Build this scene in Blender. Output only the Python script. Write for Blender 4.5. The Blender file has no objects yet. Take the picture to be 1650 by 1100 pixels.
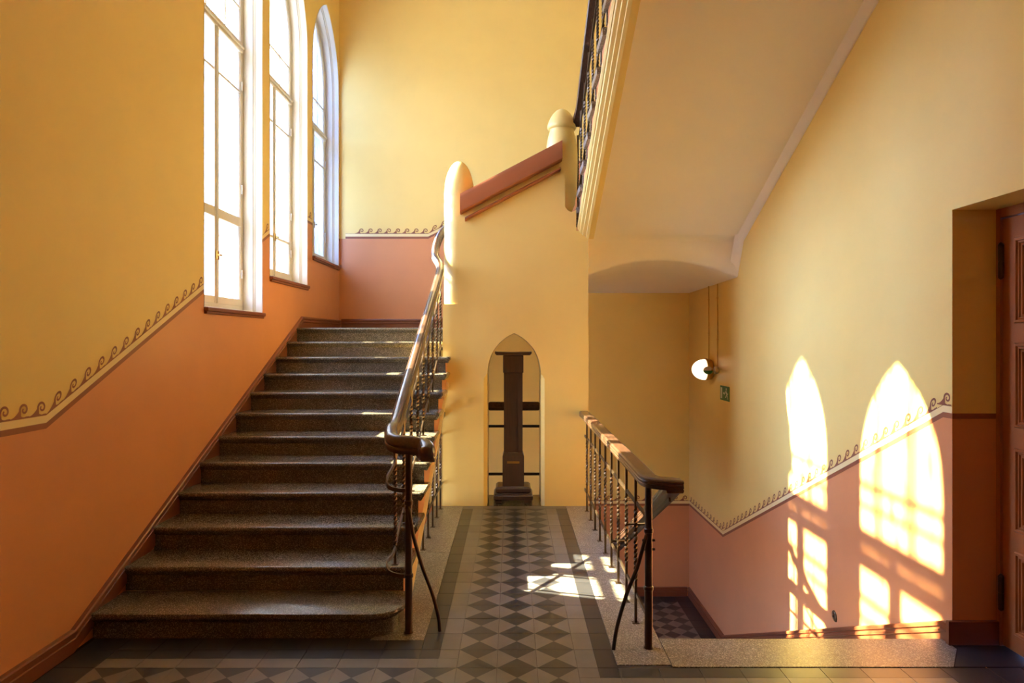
import bpy, math, random
from math import sin, cos, pi, sqrt, atan2, radians
from mathutils import Vector, Matrix

random.seed(7)
C = bpy.context.scene
COL = C.collection

# ------------------------------------------------------------------ camera
EYE = 1.626
cd = bpy.data.cameras.new('camera')
cd.sensor_width = 36.0
cd.lens = 24.0
cd.shift_y = -2.0 / 1650
cd.clip_start = 0.05
cam = bpy.data.objects.new('camera', cd)
COL.objects.link(cam)
cam.location = (0, 0, EYE)
cam.rotation_euler = (pi / 2, 0, 0)
C.camera = cam

# ------------------------------------------------------------------ light
SUN_DIR = Vector((1.0, -0.300, -0.822)).normalized()
w = bpy.data.worlds.new('sky')
C.world = w
w.use_nodes = True
nt = w.node_tree
nt.nodes.clear()
sky = nt.nodes.new('ShaderNodeTexSky')
sky.sky_type = 'NISHITA'
sky.sun_disc = False
sky.sun_elevation = math.asin(-SUN_DIR.z)
sky.sun_rotation = atan2(-SUN_DIR.x, -SUN_DIR.y)
sky.air_density = 1.0
sky.dust_density = 2.0
hs = nt.nodes.new('ShaderNodeHueSaturation')
hs.inputs['Saturation'].default_value = 0.0
bg = nt.nodes.new('ShaderNodeBackground')
bg.inputs['Strength'].default_value = 1.0
wo = nt.nodes.new('ShaderNodeOutputWorld')
nt.links.new(sky.outputs[0], hs.inputs['Color'])
tint = nt.nodes.new('ShaderNodeMixRGB')
tint.blend_type = 'MULTIPLY'
tint.inputs['Fac'].default_value = 1.0
tint.inputs['Color2'].default_value = (1.15, 1.92, 4.3, 1)
nt.links.new(hs.outputs[0], tint.inputs['Color1'])
nt.links.new(tint.outputs[0], bg.inputs['Color'])
nt.links.new(bg.outputs[0], wo.inputs['Surface'])

sd = bpy.data.lights.new('sun', 'SUN')
sd.energy = 120.0
sd.angle = radians(0.55)
sd.color = (1.0, 0.90, 0.56)
sun = bpy.data.objects.new('sun', sd)
COL.objects.link(sun)
sun.location = (-12, 6, 14)
sun.rotation_euler = SUN_DIR.to_track_quat('-Z', 'Y').to_euler()

C.view_settings.view_transform = 'Standard'
C.view_settings.look = 'None'
C.view_settings.gamma = 1.0
C.view_settings.use_curve_mapping = False
C.view_settings.exposure = 0.07
C.cycles.max_bounces = 14
C.cycles.diffuse_bounces = 9
C.cycles.glossy_bounces = 4
C.cycles.transparent_max_bounces = 16
C.cycles.sample_clamp_indirect = 6.0
C.cycles.caustics_reflective = True
C.cycles.caustics_refractive = False

# ------------------------------------------------------------------ materials
def srgb(r, g, b):
    def f(c):
        c /= 255.0
        return c / 12.92 if c <= 0.04045 else ((c + 0.055) / 1.055) ** 2.4
    return (f(r), f(g), f(b), 1.0)

def new_mat(name):
    m = bpy.data.materials.new(name)
    m.use_nodes = True
    t = m.node_tree
    return m, t, t.nodes['Principled BSDF']

def obj_coords(t, scale=(1, 1, 1)):
    g = t.nodes.new('ShaderNodeNewGeometry')
    mp = t.nodes.new('ShaderNodeMapping')
    mp.inputs['Scale'].default_value = scale
    t.links.new(g.outputs['Position'], mp.inputs['Vector'])
    return mp.outputs['Vector']

def noise(t, vec, scale, detail=4, rough=0.55):
    n = t.nodes.new('ShaderNodeTexNoise')
    n.inputs['Scale'].default_value = scale
    n.inputs['Detail'].default_value = detail
    n.inputs['Roughness'].default_value = rough
    t.links.new(vec, n.inputs['Vector'])
    return n.outputs['Fac']

def ramp(t, fac, stops):
    r = t.nodes.new('ShaderNodeValToRGB')
    els = r.color_ramp.elements
    while len(els) < len(stops):
        els.new(0.5)
    for e, (p, c) in zip(els, stops):
        e.position = p
        e.color = c
    t.links.new(fac, r.inputs['Fac'])
    return r.outputs['Color']

def bump(t, p, h, strength, dist=0.002):
    b = t.nodes.new('ShaderNodeBump')
    b.inputs['Strength'].default_value = strength
    b.inputs['Distance'].default_value = dist
    t.links.new(h, b.inputs['Height'])
    t.links.new(b.outputs['Normal'], p.inputs['Normal'])

def mul(c, k):
    return (c[0] * k, c[1] * k, c[2] * k, 1.0)

def paint(name, col, rough=0.5, var=0.10, bs=0.12):
    m, t, p = new_mat(name)
    v = obj_coords(t)
    n1 = noise(t, v, 2.2, 5)
    c = ramp(t, n1, [(0.3, mul(col, 1 - var)), (0.7, mul(col, 1 + var * 0.5))])
    t.links.new(c, p.inputs['Base Color'])
    p.inputs['Roughness'].default_value = rough
    n2 = noise(t, v, 60, 3)
    bump(t, p, n2, bs, 0.003)
    return m

def plain(name, col, rough=0.5, metallic=0.0):
    m, t, p = new_mat(name)
    v = obj_coords(t)
    n1 = noise(t, v, 14, 3)
    c = ramp(t, n1, [(0.3, mul(col, 0.9)), (0.7, mul(col, 1.06))])
    t.links.new(c, p.inputs['Base Color'])
    p.inputs['Roughness'].default_value = rough
    p.inputs['Metallic'].default_value = metallic
    return m

def terrazzo(name, base, chip_l, chip_d, rough, scale=95):
    m, t, p = new_mat(name)
    v = obj_coords(t)
    vo = t.nodes.new('ShaderNodeTexVoronoi')
    vo.inputs['Scale'].default_value = scale
    t.links.new(v, vo.inputs['Vector'])
    sep = t.nodes.new('ShaderNodeSeparateColor')
    t.links.new(vo.outputs['Color'], sep.inputs['Color'])
    c = ramp(t, sep.outputs[0], [(0.0, chip_d), (0.30, mul(base, 0.8)), (0.62, base), (0.80, mul(base, 1.3)), (0.86, chip_l)])
    nz = noise(t, v, 3.0, 4)
    mx = t.nodes.new('ShaderNodeMixRGB')
    mx.blend_type = 'MULTIPLY'
    mx.inputs['Fac'].default_value = 1.0
    t.links.new(c, mx.inputs['Color1'])
    t.links.new(ramp(t, nz, [(0.3, (0.78, 0.77, 0.75, 1)), (0.7, (1.08, 1.06, 1.04, 1))]), mx.inputs['Color2'])
    t.links.new(mx.outputs[0], p.inputs['Base Color'])
    p.inputs['Roughness'].default_value = rough
    bump(t, p, sep.outputs[1], 0.08, 0.001)
    return m

def wood(name, col, rough=0.32, axis_scale=(14, 1.2, 14)):
    m, t, p = new_mat(name)
    v = obj_coords(t, axis_scale)
    n1 = noise(t, v, 5, 6, 0.65)
    c = ramp(t, n1, [(0.25, mul(col, 0.5)), (0.55, col), (0.8, mul(col, 1.5))])
    t.links.new(c, p.inputs['Base Color'])
    p.inputs['Roughness'].default_value = rough
    bump(t, p, n1, 0.15, 0.002)
    p.inputs['Coat Weight'].default_value = 0.7
    p.inputs['Coat Roughness'].default_value = 0.32
    return m

def tile_mat(name, col, rough=0.42):
    m, t, p = new_mat(name)
    v = obj_coords(t)
    n1 = noise(t, v, 5, 5)
    n2 = noise(t, v, 130, 2)
    oi = t.nodes.new('ShaderNodeObjectInfo')
    c0 = ramp(t, n1, [(0.25, mul(col, 0.82)), (0.75, mul(col, 1.14))])
    mx = t.nodes.new('ShaderNodeMixRGB')
    mx.blend_type = 'MULTIPLY'
    mx.inputs['Fac'].default_value = 1.0
    t.links.new(c0, mx.inputs['Color1'])
    t.links.new(ramp(t, oi.outputs['Random'], [(0.0, (0.88, 0.88, 0.88, 1)), (1.0, (1.1, 1.09, 1.07, 1))]), mx.inputs['Color2'])
    t.links.new(mx.outputs[0], p.inputs['Base Color'])
    p.inputs['Roughness'].default_value = rough
    bump(t, p, n2, 0.06, 0.0008)
    return m

YEL = srgb(238, 207, 122)
M_YEL = paint('yellow_paint', YEL, 0.45, 0.035)
M_CREAM = paint('cream_paint', srgb(242, 218, 156), 0.5, 0.06)
M_TER = paint('terracotta_paint', srgb(212, 142, 92), 0.40, 0.05)
M_STENCIL = paint('brown_stencil_paint', srgb(142, 82, 52), 0.5, 0.05)
M_SOFFIT = paint('soffit_plaster', srgb(252, 244, 232), 0.6, 0.02)
M_WHITE = paint('white_window_paint', srgb(214, 208, 194), 0.4, 0.04, 0.05)
M_BASE = paint('brown_baseboard_paint', srgb(124, 68, 42), 0.3, 0.08)
M_COPE = paint('red_brown_paint', srgb(160, 92, 54), 0.38, 0.1)
M_DOOR = paint('brown_door_paint', srgb(160, 96, 52), 0.33, 0.1)
M_STEP = terrazzo('dark_terrazzo', srgb(92, 86, 76), srgb(150, 142, 128), srgb(74, 68, 60), 0.19, 300)
M_TERR = terrazzo('pale_terrazzo', srgb(134, 129, 121), srgb(186, 182, 174), srgb(96, 88, 80), 0.32, 220)
M_TILE_D = tile_mat('charcoal_tile', srgb(50, 50, 55), 0.34)
M_TILE_L = tile_mat('taupe_tile', srgb(116, 112, 108), 0.36)
M_GROUT = plain('grout', srgb(58, 50, 44), 0.9)
M_RAIL = wood('handrail_wood', srgb(82, 55, 40), 0.26)
M_STAND = wood('stand_wood', srgb(58, 37, 24), 0.4, (10, 10, 1.0))
M_IRON = plain('bronze_iron', srgb(92, 74, 56), 0.32, 0.75)
M_POST = plain('brown_iron', srgb(64, 44, 34), 0.28, 0.3)
M_BRASS = plain('brass', srgb(176, 136, 70), 0.35, 0.9)
M_DARK = plain('black_iron', srgb(42, 30, 26), 0.4)
M_PIPE = plain('painted_pipe', srgb(206, 164, 88), 0.5)
M_GREY = plain('grey_plastic', srgb(176, 160, 138), 0.45)
M_GREEN = plain('green_plastic', srgb(34, 116, 62), 0.4)
M_SIGNW = plain('sign_white', srgb(226, 232, 214), 0.5)
M_GROUND = plain('courtyard_paving', srgb(112, 124, 140), 0.9)
M_OUT = plain('outer_masonry', srgb(206, 202, 196), 0.9)

def glass_mat():
    """old window glass: clear, with a faint streaky film of dirt that scatters part of the sunlight"""
    m, t, p = new_mat('window_glass')
    t.nodes.remove(p)
    tr = t.nodes.new('ShaderNodeBsdfTransparent')
    tr.inputs['Color'].default_value = (0.95, 0.96, 0.96, 1)
    tl = t.nodes.new('ShaderNodeBsdfTranslucent')
    tl.inputs['Color'].default_value = (0.92, 0.95, 0.97, 1)
    gl = t.nodes.new('ShaderNodeBsdfGlossy')
    gl.inputs['Roughness'].default_value = 0.02
    lw = t.nodes.new('ShaderNodeLayerWeight')
    fr = t.nodes.new('ShaderNodeMapRange')
    fr.interpolation_type = 'SMOOTHSTEP'
    fr.inputs['From Min'].default_value = 0.55
    fr.inputs['From Max'].default_value = 1.0
    fr.inputs['To Min'].default_value = 0.04
    fr.inputs['To Max'].default_value = 0.6
    t.links.new(lw.outputs['Facing'], fr.inputs['Value'])
    v = obj_coords(t, (1, 16, 2.6))
    n = noise(t, v, 1.0, 6, 0.62)
    film = ramp(t, n, [(0.36, (0.13,) * 3 + (1,)), (0.54, (0.22,) * 3 + (1,)), (0.64, (0.86,) * 3 + (1,))])
    m1 = t.nodes.new('ShaderNodeMixShader')
    t.links.new(film, m1.inputs['Fac'])
    t.links.new(tr.outputs[0], m1.inputs[1])
    t.links.new(tl.outputs[0], m1.inputs[2])
    mx = t.nodes.new('ShaderNodeMixShader')
    t.links.new(fr.outputs[0], mx.inputs['Fac'])
    t.links.new(m1.outputs[0], mx.inputs[1])
    t.links.new(gl.outputs[0], mx.inputs[2])
    t.links.new(mx.outputs[0], t.nodes['Material Output'].inputs['Surface'])
    return m
M_GLASS = glass_mat()

def lamp_mat():
    m, t, p = new_mat('lit_opal_glass')
    p.inputs['Base Color'].default_value = (0.9, 0.86, 0.78, 1)
    p.inputs['Emission Color'].default_value = (1.0, 0.86, 0.62, 1)
    p.inputs['Emission Strength'].default_value = 2.6
    return m
M_LAMP = lamp_mat()

# ------------------------------------------------------------------ mesh helpers
class MB:
    def __init__(self):
        self.v, self.f, self.m = [], [], []
    def add(self, verts, faces, mat=0):
        o = len(self.v)
        self.v += [tuple(p) for p in verts]
        for f in faces:
            self.f.append(tuple(i + o for i in f))
            self.m.append(mat)
        return self
    def quad(self, a, b, c, d, mat=0):
        return self.add([a, b, c, d], [(0, 1, 2, 3)], mat)
    def box(self, lo, hi, mat=0, bev=0.0):
        x0, y0, z0 = lo
        x1, y1, z1 = hi
        if bev <= 0:
            vs = [(x0, y0, z0), (x1, y0, z0), (x1, y1, z0), (x0, y1, z0), (x0, y0, z1), (x1, y0, z1), (x1, y1, z1), (x0, y1, z1)]
            return self.add(vs, [(3, 2, 1, 0), (4, 5, 6, 7), (0, 1, 5, 4), (1, 2, 6, 5), (2, 3, 7, 6), (3, 0, 4, 7)], mat)
        b = bev
        def ring(z, i):
            return [(x0 + i, y0 + i, z), (x1 - i, y0 + i, z), (x1 - i, y1 - i, z), (x0 + i, y1 - i, z)]
        vs = ring(z0, b) + ring(z0 + b, 0) + ring(z1 - b, 0) + ring(z1, b)
        fs = [(3, 2, 1, 0), (12, 13, 14, 15)]
        for r in range(3):
            for i in range(4):
                j = (i + 1) % 4
                fs.append((r * 4 + i, r * 4 + j, r * 4 + 4 + j, r * 4 + 4 + i))
        return self.add(vs, fs, mat)
    def prism(self, poly, axis, a, b, mat=0):
        """poly: list of 2D points; axis 'x': (y,z), 'y': (x,z), 'z': (x,y)"""
        def P(q, s):
            return {'x': (s, q[0], q[1]), 'y': (q[0], s, q[1]), 'z': (q[0], q[1], s)}[axis]
        n = len(poly)
        vs = [P(q, a) for q in poly] + [P(q, b) for q in poly]
        fs = [tuple(range(n))[::-1], tuple(range(n, 2 * n))]
        for i in range(n):
            j = (i + 1) % n
            fs.append((i, j, n + j, n + i))
        return self.add(vs, fs, mat)
    def lathe(self, prof, c, seg=24, mat=0, axis='z'):
        vs, fs = [], []
        for r, h in prof:
            for k in range(seg):
                a = 2 * pi * k / seg
                p = (r * cos(a), r * sin(a), h)
                if axis == 'x':
                    p = (p[2], p[0], p[1])
                elif axis == 'y':
                    p = (p[0], p[2], p[1])
                vs.append((c[0] + p[0], c[1] + p[1], c[2] + p[2]))
        for i in range(len(prof) - 1):
            for k in range(seg):
                j = (k + 1) % seg
                fs.append((i * seg + k, i * seg + j, (i + 1) * seg + j, (i + 1) * seg + k))
        fs.append(tuple(range(seg))[::-1])
        fs.append(tuple(range((len(prof) - 1) * seg, len(prof) * seg)))
        return self.add(vs, fs, mat)
    def sweep(self, pts, prof, mat=0, up=(0, 0, 1), caps=True, closed=False, sc=None):
        pts = [Vector(p) for p in pts]
        up = Vector(up)
        n, k = len(pts), len(prof)
        vs, fs = [], []
        for i, p in enumerate(pts):
            a = pts[(i - 1) % n] if (i > 0 or closed) else pts[i]
            b = pts[(i + 1) % n] if (i < n - 1 or closed) else pts[i]
            t = (b - a).normalized()
            s = t.cross(up)
            if s.length < 1e-5:
                s = t.cross(Vector((0, 1, 0)))
            s.normalize()
            u2 = s.cross(t).normalized()
            for q in prof:
                g = sc(i / (n - 1)) if sc else (1, 1)
                vs.append(p + s * q[0] * g[0] + u2 * q[1] * g[1])
        R = n if closed else n - 1
        for i in range(R):
            i2 = (i + 1) % n
            for j in range(k):
                j2 = (j + 1) % k
                fs.append((i * k + j, i * k + j2, i2 * k + j2, i2 * k + j))
        if caps and not closed:
            fs.append(tuple(range(k))[::-1])
            fs.append(tuple(range((n - 1) * k, n * k)))
        return self.add(vs, fs, mat)
    def build(self, name, mats, parent=None, smooth=35, loc=None):
        me = bpy.data.meshes.new(name)
        vs = self.v
        if loc is not None:
            L = Vector(loc)
            vs = [tuple(Vector(p) - L) for p in vs]
        me.from_pydata(vs, [], self.f)
        if not isinstance(mats, (list, tuple)):
            mats = [mats]
        for m in mats:
            me.materials.append(m)
        me.polygons.foreach_set('material_index', self.m)
        me.update()
        import bmesh
        bm = bmesh.new()
        bm.from_mesh(me)
        bmesh.ops.recalc_face_normals(bm, faces=bm.faces)
        bm.to_mesh(me)
        bm.free()
        if smooth:
            me.polygons.foreach_set('use_smooth', [True] * len(me.polygons))
            me.set_sharp_from_angle(angle=radians(smooth))
        o = bpy.data.objects.new(name, me)
        COL.objects.link(o)
        if parent is not None:
            o.parent = parent
            if loc is not None:
                o.location = Vector(loc) - world_loc(parent)
            else:
                o.location = -world_loc(parent)
        elif loc is not None:
            o.location = loc
        return o

def world_loc(o):
    L = Vector((0, 0, 0))
    while o is not None:
        L += Vector(o.location)
        o = o.parent
    return L

def empty(name, loc, label=None, cat=None, group=None, kind=None, parent=None):
    o = bpy.data.objects.new(name, None)
    COL.objects.link(o)
    o.empty_display_size = 0.1
    if parent is not None:
        o.parent = parent
        o.location = Vector(loc) - world_loc(parent)
    else:
        o.location = loc
    tag(o, label, cat, group, kind)
    return o

def tag(o, label=None, cat=None, group=None, kind=None):
    if label: o['label'] = label
    if cat: o['category'] = cat
    if group: o['group'] = group
    if kind: o['kind'] = kind
    return o

def struct(o, label=None):
    o['kind'] = 'structure'
    if label: o['label'] = label
    return o

def inst(me, name, parent, loc, rz=0.0):
    o = bpy.data.objects.new(name, me)
    COL.objects.link(o)
    o.parent = parent
    o.location = Vector(loc) - (world_loc(parent) if parent else Vector((0, 0, 0)))
    o.rotation_euler = (0, 0, rz)
    return o

def catmull(pts, n=8):
    P = [Vector(p) for p in pts]
    out = []
    for i in range(len(P) - 1):
        p0 = P[i - 1] if i > 0 else P[i] * 2 - P[i + 1]
        p1, p2 = P[i], P[i + 1]
        p3 = P[i + 2] if i + 2 < len(P) else P[i + 1] * 2 - P[i]
        for k in range(n):
            t = k / n
            out.append(0.5 * ((2 * p1) + (p2 - p0) * t + (2 * p0 - 5 * p1 + 4 * p2 - p3) * t * t + (3 * p1 - p0 - 3 * p2 + p3) * t ** 3))
    out.append(P[-1])
    return out

def circle_prof(r, n=10):
    return [(r * cos(2 * pi * k / n), r * sin(2 * pi * k / n)) for k in range(n)]

# ------------------------------------------------------------------ layout constants
XL, XR = -2.30, 2.36           # side walls
YB, YF = 9.10, -1.60           # back wall, wall behind the camera
R, T, SL = 0.1465, 0.32, 0.4578
Y1 = 3.69                      # first nosing of the ascending flight
ZL = 12 * R                    # corner landing
ZC0 = ZL + 7 * R               # second corner landing
ZLOW = -1.78                   # lower landing
YP0, YP1 = 6.70, 7.18          # the pier
CEIL = 6.7
PX0, PX1 = -0.68, 0.75
def noseA(y): return R + (y - Y1) * SL
def noseC(y): return ZC0 + R + (7.02 - y) * SL
def floorA(y): return min(max(noseA(y), 0.0), ZL)
def floorD(y): return -min(max((y - 3.735) * 0.4564, 0.0), -ZLOW)
DADO = 1.19

# ------------------------------------------------------------------ walls
def columns(mb, us, bands, place):
    """us: sorted breakpoints; bands(um) -> list of (f_lo, f_hi, mat); place(u, z) -> xyz"""
    for a, b in zip(us[:-1], us[1:]):
        if b - a < 1e-6:
            continue
        e = 1e-6
        for lo, hi, mat in bands((a + b) / 2):
            l0, l1, h0, h1 = lo(a + e), lo(b - e), hi(a + e), hi(b - e)
            if h0 - l0 < 1e-5 and h1 - l1 < 1e-5:
                continue
            mb.quad(place(a, l0), place(b, l1), place(b, h1), place(a, h0), mat)

WINS = [(5.10, 6.28, 1.875), (6.48, 7.66, 2.235), (7.87, 9.05, 2.60)]
W_SPRING, W_APEX = 4.88, 5.78
LOWWINS = [(4.95, 6.25, -1.35, 0.42), (7.95, 8.60, -.20, .55)]
def arch_z(d, a, spring, apex):
    h = apex - spring
    r = (a * a + h * h) / (2 * a)
    return spring + sqrt(max(r * r - (abs(d) + r - a) ** 2, 0.0))

def clampf(lo, f, hi):
    return lambda u: max(lo, min(hi, f(u)))

def dadoA(y): return floorA(y) + DADO
mb = MB()
us = {YF, 3.37, 7.21, YB} | {v for q in LOWWINS for v in q[:2]}
for a, b, s in WINS:
    for k in range(25):
        us.add(a + (b - a) * (1 - cos(pi * k / 24)) / 2)
    # where the dado line crosses the sill height
    yc = Y1 + (s - DADO - R) / SL
    if a < yc < b:
        us.add(yc)
us = sorted(us)
ZBOT = -2.6
def bands_left(um):
    holes = []
    for a, b, s in WINS:
        if a < um < b:
            c, hw = (a + b) / 2, (b - a) / 2
            holes.append((lambda u, s=s: s, lambda u, c=c, hw=hw: arch_z(u - c, hw, W_SPRING, W_APEX)))
    for q in LOWWINS:
        if q[0] < um < q[1]:
            holes.append((lambda u, q=q: q[2], lambda u, q=q: q[3]))
    holes.sort(key=lambda h: h[0](um))
    segs, cur = [], (lambda u: ZBOT)
    for lo, hi in holes:
        segs.append((cur, lo)); cur = hi
    segs.append((cur, lambda u: CEIL))
    out = []
    for lo, hi in segs:
        # split each solid stretch at the dado line
        out.append((lo, (lambda u, lo=lo, hi=hi: max(lo(u), min(hi(u), dadoA(u)))), 1))
        out.append(((lambda u, lo=lo, hi=hi: max(lo(u), min(hi(u), dadoA(u)))), hi, 0))
    return out
columns(mb, us, bands_left, lambda u, z: (XL, u, z))
wall_left = struct(mb.build('wall_left', [M_YEL, M_TER], smooth=0))
# outer leaf of the same wall, with holes a little tighter
mb = MB()
columns(mb, us, lambda um: [(lo, hi, 0) for lo, hi, m in bands_left(um)], lambda u, z: (XL - 0.40, u, z))
struct(mb.build('wall_left_outside', M_OUT, smooth=0))

# right wall with the door opening
DY0, DY1, DZ = 2.55, 3.66, 2.325
def dadoR(y): return floorD(y) + 1.205
mb = MB()
us = sorted({YF, DY0, DY1, 3.735, 7.635, YB})
def bands_right(um):
    if DY0 < um < DY1:
        return [(lambda u: ZBOT, lambda u: 0.0, 1), (lambda u: DZ, lambda u: CEIL, 0)]
    return [(lambda u: ZBOT, dadoR, 1), (dadoR, lambda u: CEIL, 0)]
columns(mb, us, bands_right, lambda u, z: (XR, u, z))
# door reveal
XD = 2.605
for y in (DY0, DY1):
    mb.quad((XR, y, 0), (XD, y, 0), (XD, y, 1.205), (XR, y, 1.205), 1)
    mb.quad((XR, y, 1.205), (XD, y, 1.205), (XD, y, DZ), (XR, y, DZ), 0)
mb.quad((XR, DY0, DZ), (XD, DY0, DZ), (XD, DY1, DZ), (XR, DY1, DZ), 0)
wall_right = struct(mb.build('wall_right', [M_YEL, M_TER], smooth=0))

# back wall: dado steps from the corner landing up the short middle flight; the lower landing has its own dado
SLM = 0.50
XM0 = -1.117
def dadoM(x): return ZL + min(max((x - XM0) * SLM, 0.0), ZC0 - ZL) + DADO + 0.03
XM1 = XM0 + (ZC0 - ZL) / SLM
mb = MB()
us = sorted({XL, XM0, XM1, PX0, PX1, XR})
def split_m(um):
    return (lambda u: ZL - 0.2) if um < PX0 else ((lambda u: ZL - .2 + (u - PX0) / (PX1 - PX0) * (2.5 - ZL)) if um < PX1 else (lambda u: 2.3))
columns(mb, us, lambda um: [
    (lambda u: ZBOT, lambda u: ZLOW + 1.2, 1), (lambda u: ZLOW + 1.2, split_m(um), 0),
    (split_m(um), lambda u: dadoM(u), 1), (lambda u: dadoM(u), lambda u: CEIL, 0)],
    lambda u, z: (u, YB, z))
wall_back = struct(mb.build('wall_back', [M_YEL, M_TER], smooth=0))
# walls behind the camera
mb = MB()
mb.quad((XL, YF, ZBOT), (XR, YF, ZBOT), (XR, YF, 1.19), (XL, YF, 1.19), 1)
mb.quad((XL, YF, 1.19), (XR, YF, 1.19), (XR, YF, CEIL), (XL, YF, CEIL), 0)
struct(mb.build('wall_front', [M_YEL, M_TER], smooth=0))
mb = MB()
mb.box((XL - 0.4, YF - 0.1, CEIL), (XR + 0.4, YB + 0.1, CEIL + 0.15))
struct(mb.build('ceiling', M_SOFFIT, smooth=0))
mb = MB()
mb.box((XL, YF, 4.08), (XR, 3.42, 4.39))
struct(mb.build('ceiling_hall', M_SOFFIT, smooth=0))

# ------------------------------------------------------------------ painted stencil border
def wave_mesh(slope):
    mb = MB()
    def P(u, v):
        return (u, 0.0, v + slope * u)
    cx, cy = 0.089, 0.041
    W = 0.122
    top = []
    for k in range(15):
        u = 0.068 * k / 14
        top.append((u, 0.006 + 0.046 * (u / 0.068) ** 1.9))
    for k in range(1, 17):
        u = 0.0695 + (W - 0.0695) * (k - 1) / 15
        d = u - cx
        r = 0.0345
        v = cy - sqrt(max(r * r - d * d, 0)) if abs(d) < r else 0.006
        top.append((u, max(0.006, min(v, 0.03 if d < 0 else 0.0085))))
    for (u0, v0), (u1, v1) in zip(top[:-1], top[1:]):
        mb.quad(P(u0, 0), P(u1, 0), P(u1, v1), P(u0, v0))
    n = 34
    pr = None
    for k in range(n + 1):
        s = k / n
        a = radians(190 - 430 * s)
        rc = 0.0235 * (1 - s) ** 0.80 + 0.004
        hw = 0.0062 * (1 - 0.30 * s)
        if k == n: hw = 0.001
        i = (cx + (rc - hw) * cos(a), cy + (rc - hw) * sin(a))
        o = (cx + (rc + hw) * cos(a), cy + (rc + hw) * sin(a))
        if pr:
            mb.quad(P(*pr[0]), P(*i), P(*o), P(*pr[1]))
        pr = (i, o)
    ob = mb.build('wave_scroll', M_STENCIL, smooth=0)
    me = ob.data
    bpy.data.objects.remove(ob)
    return me
WAVE_FLAT, WAVE_UP, WAVE_MID = wave_mesh(0.0), wave_mesh(SL), wave_mesh(SLM)
WAVE_DN = wave_mesh(0.4564)

def border(name, us, zf, place, parent, nrm):
    """brown band and pale fillet, 1 mm proud, following z = zf(u)"""
    mb = MB()
    def pl(u, z):
        p = place(u, z)
        return (p[0] + nrm[0] * .001, p[1] + nrm[1] * .001, p[2])
    for a, b in zip(us[:-1], us[1:]):
        mb.quad(pl(a, zf(a)), pl(b, zf(b)), pl(b, zf(b) + .029), pl(a, zf(a) + .029), 0)
        mb.quad(pl(a, zf(a) + .029), pl(b, zf(b) + .029), pl(b, zf(b) + .066), pl(a, zf(a) + .066), 1)
        mb.quad(pl(a, zf(a) + .066), pl(b, zf(b) + .066), pl(b, zf(b) + .069), pl(a, zf(a) + .069), 0)
    return mb.build(name, [M_STENCIL, M_CREAM], parent, smooth=0)

WZ = 0.067
# left wall
yk = 3.37
border('painted_band', [YF, yk, WINS[0][0]], dadoA, lambda u, z: (XL, u, z), wall_left, (1, 0))
border('painted_band', [WINS[0][1], WINS[1][0]], dadoA, lambda u, z: (XL, u, z), wall_left, (1, 0))
border('painted_band', [WINS[1][1], WINS[2][0]], dadoA, lambda u, z: (XL, u, z), wall_left, (1, 0))
border('painted_band', [WINS[2][1], YB], dadoA, lambda u, z: (XL, u, z), wall_left, (1, 0))
for k in range(8):
    y = yk - 0.122 * (k + 1)
    inst(WAVE_FLAT, 'wave_scroll', wall_left, (XL + .002, y, dadoA(y) + WZ), pi / 2)
for k in range(14):
    y = yk + 0.122 * k
    if y + 0.12 < WINS[0][0] + .01:
        inst(WAVE_UP, 'wave_scroll', wall_left, (XL + .002, y, dadoA(y) + WZ), pi / 2)
inst(WAVE_UP, 'wave_scroll', wall_left, (XL + .002, 6.33, dadoA(6.33) + WZ), pi / 2)
inst(WAVE_FLAT, 'wave_scroll', wall_left, (XL + .002, 7.70, dadoA(7.70) + WZ), pi / 2)
# back wall, upper
border('painted_band', [XL + .08, XM0, XM1], dadoM, lambda u, z: (u, YB, z), wall_back, (0, -1))
x = XM0 - 0.122
while x > XL + .14:
    inst(WAVE_FLAT, 'wave_scroll', wall_back, (x, YB - .002, dadoM(x) + WZ)); x -= 0.122
for k in range(7):
    x = XM0 + .122 * k
    inst(WAVE_MID, 'wave_scroll', wall_back, (x, YB - .002, dadoM(x) + WZ))
# back wall, lower
lowz = lambda u: ZLOW + 1.2
border('painted_band', [0.3, XR], lowz, lambda u, z: (u, YB, z), wall_back, (0, -1))
x = XR - 0.14
while x > 0.9:
    inst(WAVE_FLAT, 'wave_scroll', wall_back, (x, YB - .002, lowz(x) + WZ)); x -= 0.1265
# right wall
border('painted_band', [DY1, 3.735, 7.635, YB], dadoR, lambda u, z: (XR, u, z), wall_right, (-1, 0))
y = 3.79
inst(WAVE_FLAT, 'wave_scroll', wall_right, (XR - .002, y - 0.003, dadoR(3.66) + WZ), -pi / 2)
k = 0
while True:
    y = 3.91 + .122 * k
    if y > 7.70: break
    me = WAVE_DN
    inst(me, 'wave_scroll', wall_right, (XR - .002, y, dadoR(y) + WZ), -pi / 2)
    k += 1
y = 7.80
while y < YB - .01:
    inst(WAVE_FLAT, 'wave_scroll', wall_right, (XR - .002, y, dadoR(y) + WZ), -pi / 2); y += .1265
# door jamb band
mb = MB()
mb.quad((XR, DY1 - .001, 1.205), (XD, DY1 - .001, 1.205), (XD, DY1 - .001, 1.234), (XR, DY1 - .001, 1.234))
mb.build('painted_band', M_STENCIL, wall_right, smooth=0)

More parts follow.
